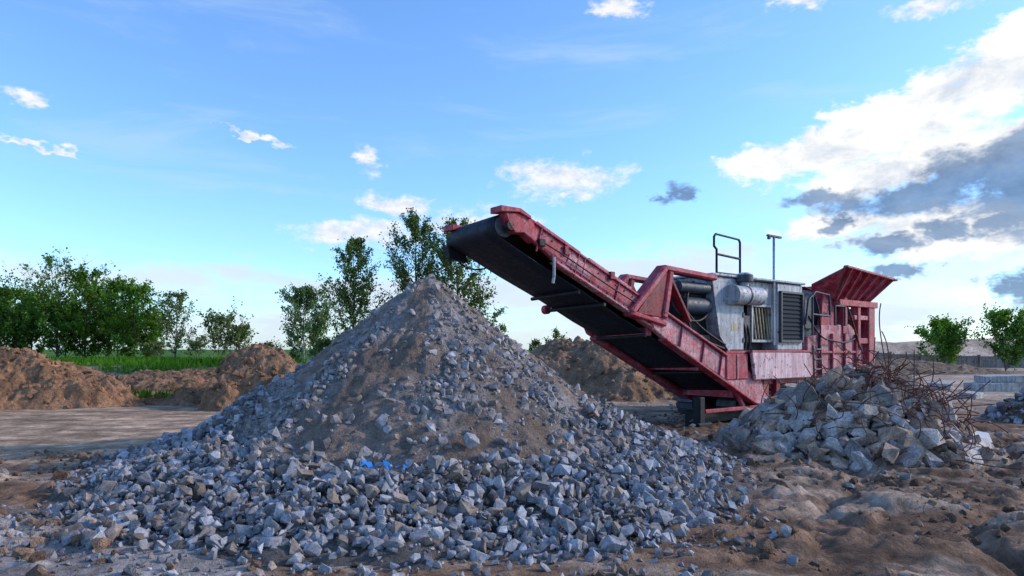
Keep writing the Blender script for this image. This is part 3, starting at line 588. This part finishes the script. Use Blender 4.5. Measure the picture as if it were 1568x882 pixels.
# ------------------------------------------------------------------ world
W=bpy.data.worlds.new('World');scene.world=W;W.use_nodes=True;nt=W.node_tree
try:
    W.cycles.sampling_method='MANUAL';W.cycles.sample_map_resolution=512
except Exception: pass
bg=nt.nodes['Background']
AZ,EL=82,26
sky=N(nt,'ShaderNodeTexSky',sky_type='NISHITA');sky.sun_disc=False;sky.sun_elevation=R(EL);sky.sun_rotation=R(AZ);sky.air_density=1.0;sky.dust_density=.6;sky.ozone_density=2.0
skyc=mix(nt,1.0,sky.outputs[0],(.175,.238,.315),'MULTIPLY')
tc=N(nt,'ShaderNodeTexCoord').outputs['Generated']
sx=N(nt,'ShaderNodeSeparateXYZ');nt.links.new(tc,sx.inputs[0])
def Mth(op,a,b=None,c=None,clamp=False):
    n=N(nt,'ShaderNodeMath',operation=op,use_clamp=clamp)
    for i,v in enumerate((a,b,c)):
        if v is None: continue
        if isinstance(v,(int,float)): n.inputs[i].default_value=v
        else: nt.links.new(v,n.inputs[i])
    return n.outputs[0]
az=Mth('ARCTAN2',sx.outputs[0],sx.outputs[1])
hor=Mth('SQRT',Mth('ADD',Mth('MULTIPLY',sx.outputs[0],sx.outputs[0]),Mth('MULTIPLY',sx.outputs[1],sx.outputs[1])))
el=Mth('DIVIDE',sx.outputs[2],Mth('MAXIMUM',hor,.02))
cx=N(nt,'ShaderNodeCombineXYZ');nt.links.new(az,cx.inputs[0]);nt.links.new(el,cx.inputs[1]);V0=cx.outputs[0]
def wnoise(scale,sy,det=5,rg=.6,off=0,dist=0,out='Fac'):
    mp=N(nt,'ShaderNodeMapping');mp.inputs['Scale'].default_value=(1,sy,1);mp.inputs['Location'].default_value=(off,off*.7,off);nt.links.new(V0,mp.inputs[0])
    return noise(nt,mp.outputs[0],scale,det,rg,dist,out)
def vm(op,a,b):
    n=N(nt,'ShaderNodeVectorMath',operation=op)
    for i,v in enumerate((a,b)):
        if isinstance(v,tuple): n.inputs[i].default_value=v
        else: nt.links.new(v,n.inputs[i])
    return n.outputs[0]
nA=wnoise(11,1.6,6,.65,0,.3);nB=wnoise(40,1.6,4,.65,3.1);nC=wnoise(3.2,5,5,.62,7.7,.6)
w1=vm('MULTIPLY',vm('SUBTRACT',wnoise(13,1.5,4,.7,5.0,0,'Color'),(.5,.5,.5)),(.13,.06,0))
VW=vm('ADD',V0,w1)
def blobs(lst):
    cur=None
    for b in lst:
        px,py,rx,ry=b[:4];rot=b[4] if len(b)>4 else 0
        a=math.atan((px-784)/1045);ca=math.cos(a)
        mp=N(nt,'ShaderNodeMapping',vector_type='TEXTURE');mp.inputs['Location'].default_value=(a,(535-py)/1045*ca,0)
        mp.inputs['Rotation'].default_value=(0,0,R(rot));mp.inputs['Scale'].default_value=(rx/1045*ca*ca,ry/1045*ca,1);nt.links.new(VW,mp.inputs[0])
        l=N(nt,'ShaderNodeVectorMath',operation='LENGTH');nt.links.new(mp.outputs[0],l.inputs[0]);d=l.outputs['Value']
        cur=d if cur is None else Mth('MINIMUM',cur,d)
    return Mth('SUBTRACT',1.0,cur)
def mask(lst,amt,fine,lo,hi,third=None):
    f=blobs(lst);v=Mth('ADD',f,Mth('ADD',Mth('MULTIPLY',Mth('SUBTRACT',nA,.5),amt),Mth('MULTIPLY',Mth('SUBTRACT',nB,.5),fine)))
    if third: v=Mth('ADD',v,Mth('MULTIPLY',Mth('SUBTRACT',nC,.5),third))
    n=N(nt,'ShaderNodeMapRange',interpolation_type='SMOOTHSTEP');n.inputs[1].default_value=lo;n.inputs[2].default_value=hi;nt.links.new(v,n.inputs[0]);return n.outputs[0]
bright=[(1200,242,100,38,8),(1300,215,150,54,16),(1410,175,160,60,22),(1530,110,160,75,28),(1590,40,90,50,28),(1400,250,260,50,8),
 (1290,345,130,26),(1460,352,210,50)]
small=[(862,272,130,40),(868,302,60,14),(567,245,34,30),(605,311,76,22),(545,356,135,28),(750,338,130,24),
 (35,146,60,16),(945,14,50,22),(1215,8,80,18),(390,205,75,6,-18),(1430,8,90,20),(60,224,80,6,-8),(1480,466,60,12)]
haze=[(150,425,520,60),(700,455,400,50),(1050,410,260,44),(1280,450,320,75),(1500,400,300,100),(880,505,1000,52)]
darkc=[(1500,262,240,62,12),(1590,275,170,105,5),(1390,302,190,38,3),(1255,302,90,16,0),(1285,342,34,24),(1350,378,70,18),(1440,350,70,20),(1545,335,80,28),(1030,300,36,22),(1380,412,74,13),(1560,435,70,42)]
c=skyc
c=mix(nt,Mth('MULTIPLY',mask(haze,1.2,.3,.0,.9,2.2),.85),c,(.78,.85,.94))
wisp=N(nt,'ShaderNodeMapRange',interpolation_type='SMOOTHSTEP');wisp.inputs[1].default_value=.48;wisp.inputs[2].default_value=.80;nt.links.new(nC,wisp.inputs[0])
c=mix(nt,Mth('MULTIPLY',wisp.outputs[0],.42),c,(.60,.78,1.0))
sh=ramp(nt,nB,.33,.6,(.72,.78,.88,1),(1.0,1.0,1.0,1))
c=mix(nt,Mth('MULTIPLY',mask(small,1.6,1.1,.06,.85),.95),c,sh)
sh2=ramp(nt,nA,.34,.54,(.70,.77,.88,1),(1.12,1.11,1.08,1))
c=mix(nt,mask(bright,1.2,.9,.0,.45),c,sh2)
dk=ramp(nt,nA,.32,.68,(.12,.21,.38,1),(.28,.42,.64,1))
c=mix(nt,Mth('MULTIPLY',mask(darkc,1.4,.9,.02,.60),.92),c,dk)
nt.links.new(c,bg.inputs['Color']);bg.inputs['Strength'].default_value=1.0
# sun
sd=bpy.data.lights.new('sun','SUN');sd.energy=3.0;sd.angle=R(4);sd.color=(1,.83,.66)
so=bpy.data.objects.new('sun',sd);COL.objects.link(so)
v=Vector((math.sin(R(AZ))*math.cos(R(EL)),math.cos(R(AZ))*math.cos(R(EL)),math.sin(R(EL))))
so.rotation_euler=v.to_track_quat('Z','Y').to_euler()
# camera
cd=bpy.data.cameras.new('camera');cd.sensor_width=36;cd.lens=1045/1568*36;cd.shift_y=94/1568;cd.clip_end=6000
cam=bpy.data.objects.new('camera',cd);COL.objects.link(cam);cam.location=(0,0,1.6);cam.rotation_euler=(R(90),0,0);scene.camera=cam
scene.view_settings.view_transform='Standard';scene.view_settings.look='None';scene.view_settings.exposure=0
